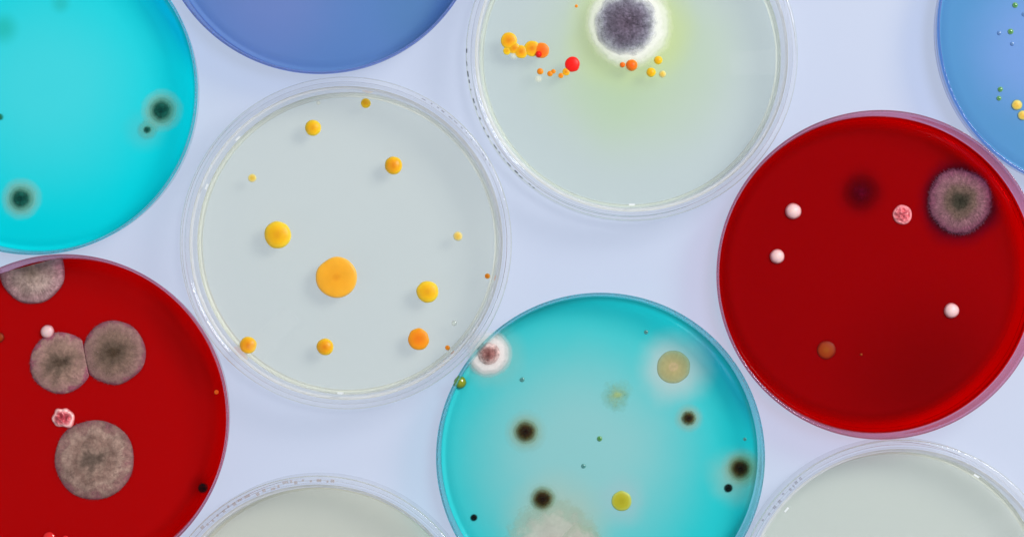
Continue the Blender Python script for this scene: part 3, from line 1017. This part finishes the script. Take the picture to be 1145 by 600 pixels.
mould(770, 467, 'small star shaped black mould below the flat tan disc', GT8, 10, 0.4, M_BRK, M_BRKF, 220, 0.5,
      halo_r=17, halo_mat=M_HALB, halo_h=0.2, q=1.0, amp=0.04, width=0.035, fr=(0, 0.75), lean=0.9)
mould(828, 523, 'large black fuzzy mould by the right rim of the lower turquoise dish', GT8, 16, 0.6, M_BRK, M_BRKF, 560, 0.5,
      halo_r=24, halo_mat=M_HALB, halo_h=0.2, q=1.0, amp=0.03, width=0.025, fr=(0, 0.5))
M_STAR = mat_growth('faint_star_mould', Y_((0, (165, 190, 130)), (0.4, (155, 200, 170)), (1, (150, 208, 195))), 0.9, 0.05, streak=0.3, jitter=0.25,
                    alpha=[(0, 0.8), (0.3, 0.5), (0.6, 0.22), (1, 0.0)])
mould(690, 442, 'faint olive star shaped mould left of the flat tan disc', None, 20, 0.25, M_STAR,
      mat_growth('faint_star_hyphae', Y_((0, (170, 185, 115)), (1, (155, 195, 160))), 0.9, 0.05), 130, 1.1, q=1.0, amp=0.08, width=0.022, fr=(0, 0.6), lean=1.3)

# white and pink mould on the rim
M_WPC = mat_growth('brown_pink_mould', Y_((0, (140, 84, 82)), (0.35, (176, 120, 116)), (0.7, (222, 190, 186)), (1, (236, 226, 224))), 0.9, 0.05, grain=0.3, gscale=700,
                   bump=0.5, alpha=[(0, 1), (0.7, 0.9), (1, 0.2)], jitter=0.1)
M_WPF = mat_growth('white_pink_hyphae', Y_((0, (150, 96, 92)), (0.5, (220, 190, 186)), (1, (240, 234, 232))), 0.9, 0.05, jitter=0.12)
M_WPH = mat_growth('white_pink_halo', Y_((0, (236, 218, 214)), (0.8, (238, 228, 226)), (1, (225, 232, 230))), 0.9, 0.05, anoise=0.08, grain=0.02,
                   alpha=[(0, 1), (0.6, 0.95), (0.74, 0.65), (0.86, 0.28), (1, 0.0)])
mould(546.5, 395, 'white woolly mould with brown pink centre on the rim of the lower turquoise dish', None, 16, 1.0, M_WPC, M_WPF, 1100, 0.6,
      halo_r=28, halo_mat=M_WPH, halo_h=0.8, q=1.0, amp=0.03, width=0.045, halo_fuzz=500, lean=0.7)

# cream patch at the bottom
M_CRC = mat_growth('cream_patch_core', Y_((0, (150, 118, 112)), (0.4, (190, 165, 150)), (1, (205, 196, 180))), 0.9, 0.05, grain=0.2,
                   alpha=[(0, 0.9), (0.5, 0.6), (1, 0.0)])
M_CRH = mat_growth('cream_patch', Y_((0, (205, 200, 192)), (0.5, (206, 206, 194)), (0.85, (184, 204, 180)), (1, (150, 200, 185))), 0.9, 0.05, anoise=0.08, grain=0.02, blotch=0.1,
                   alpha=[(0, 0.8), (0.5, 0.6), (0.8, 0.25), (1, 0.0)], jitter=0.14)
cream = mould(618, 612, 'broad cream coloured flat mould patch at the bottom edge of the lower turquoise dish', None, 20, 0.3, M_CRC, M_CRC, 0, 0.4,
      halo_r=58, halo_mat=M_CRH, halo_h=0.5, q=1.0, amp=0.06)

lobe = dome_mesh('lobe', mm_of(26, AZ), 0.62, 3.0, 1.0, 0.08, 741, 14, 48)
link('lobe', lobe, M_CRH, cream, (mm_of(30, AZ) * MM, mm_of(4, AZ) * MM, 0.00015))

# ------------------------------------------------------------------ render settings
S.view_settings.view_transform = 'Standard'
S.view_settings.look = 'None'
S.view_settings.exposure = 0.0
S.view_settings.gamma = 1.0
S.view_settings.use_curve_mapping = False
S.render.engine = 'CYCLES'
S.cycles.use_denoising = True
S.cycles.max_bounces = 12
S.cycles.transmission_bounces = 10
S.cycles.transparent_max_bounces = 24
S.cycles.sample_clamp_indirect = 6.0
S.cycles.blur_glossy = 0.5
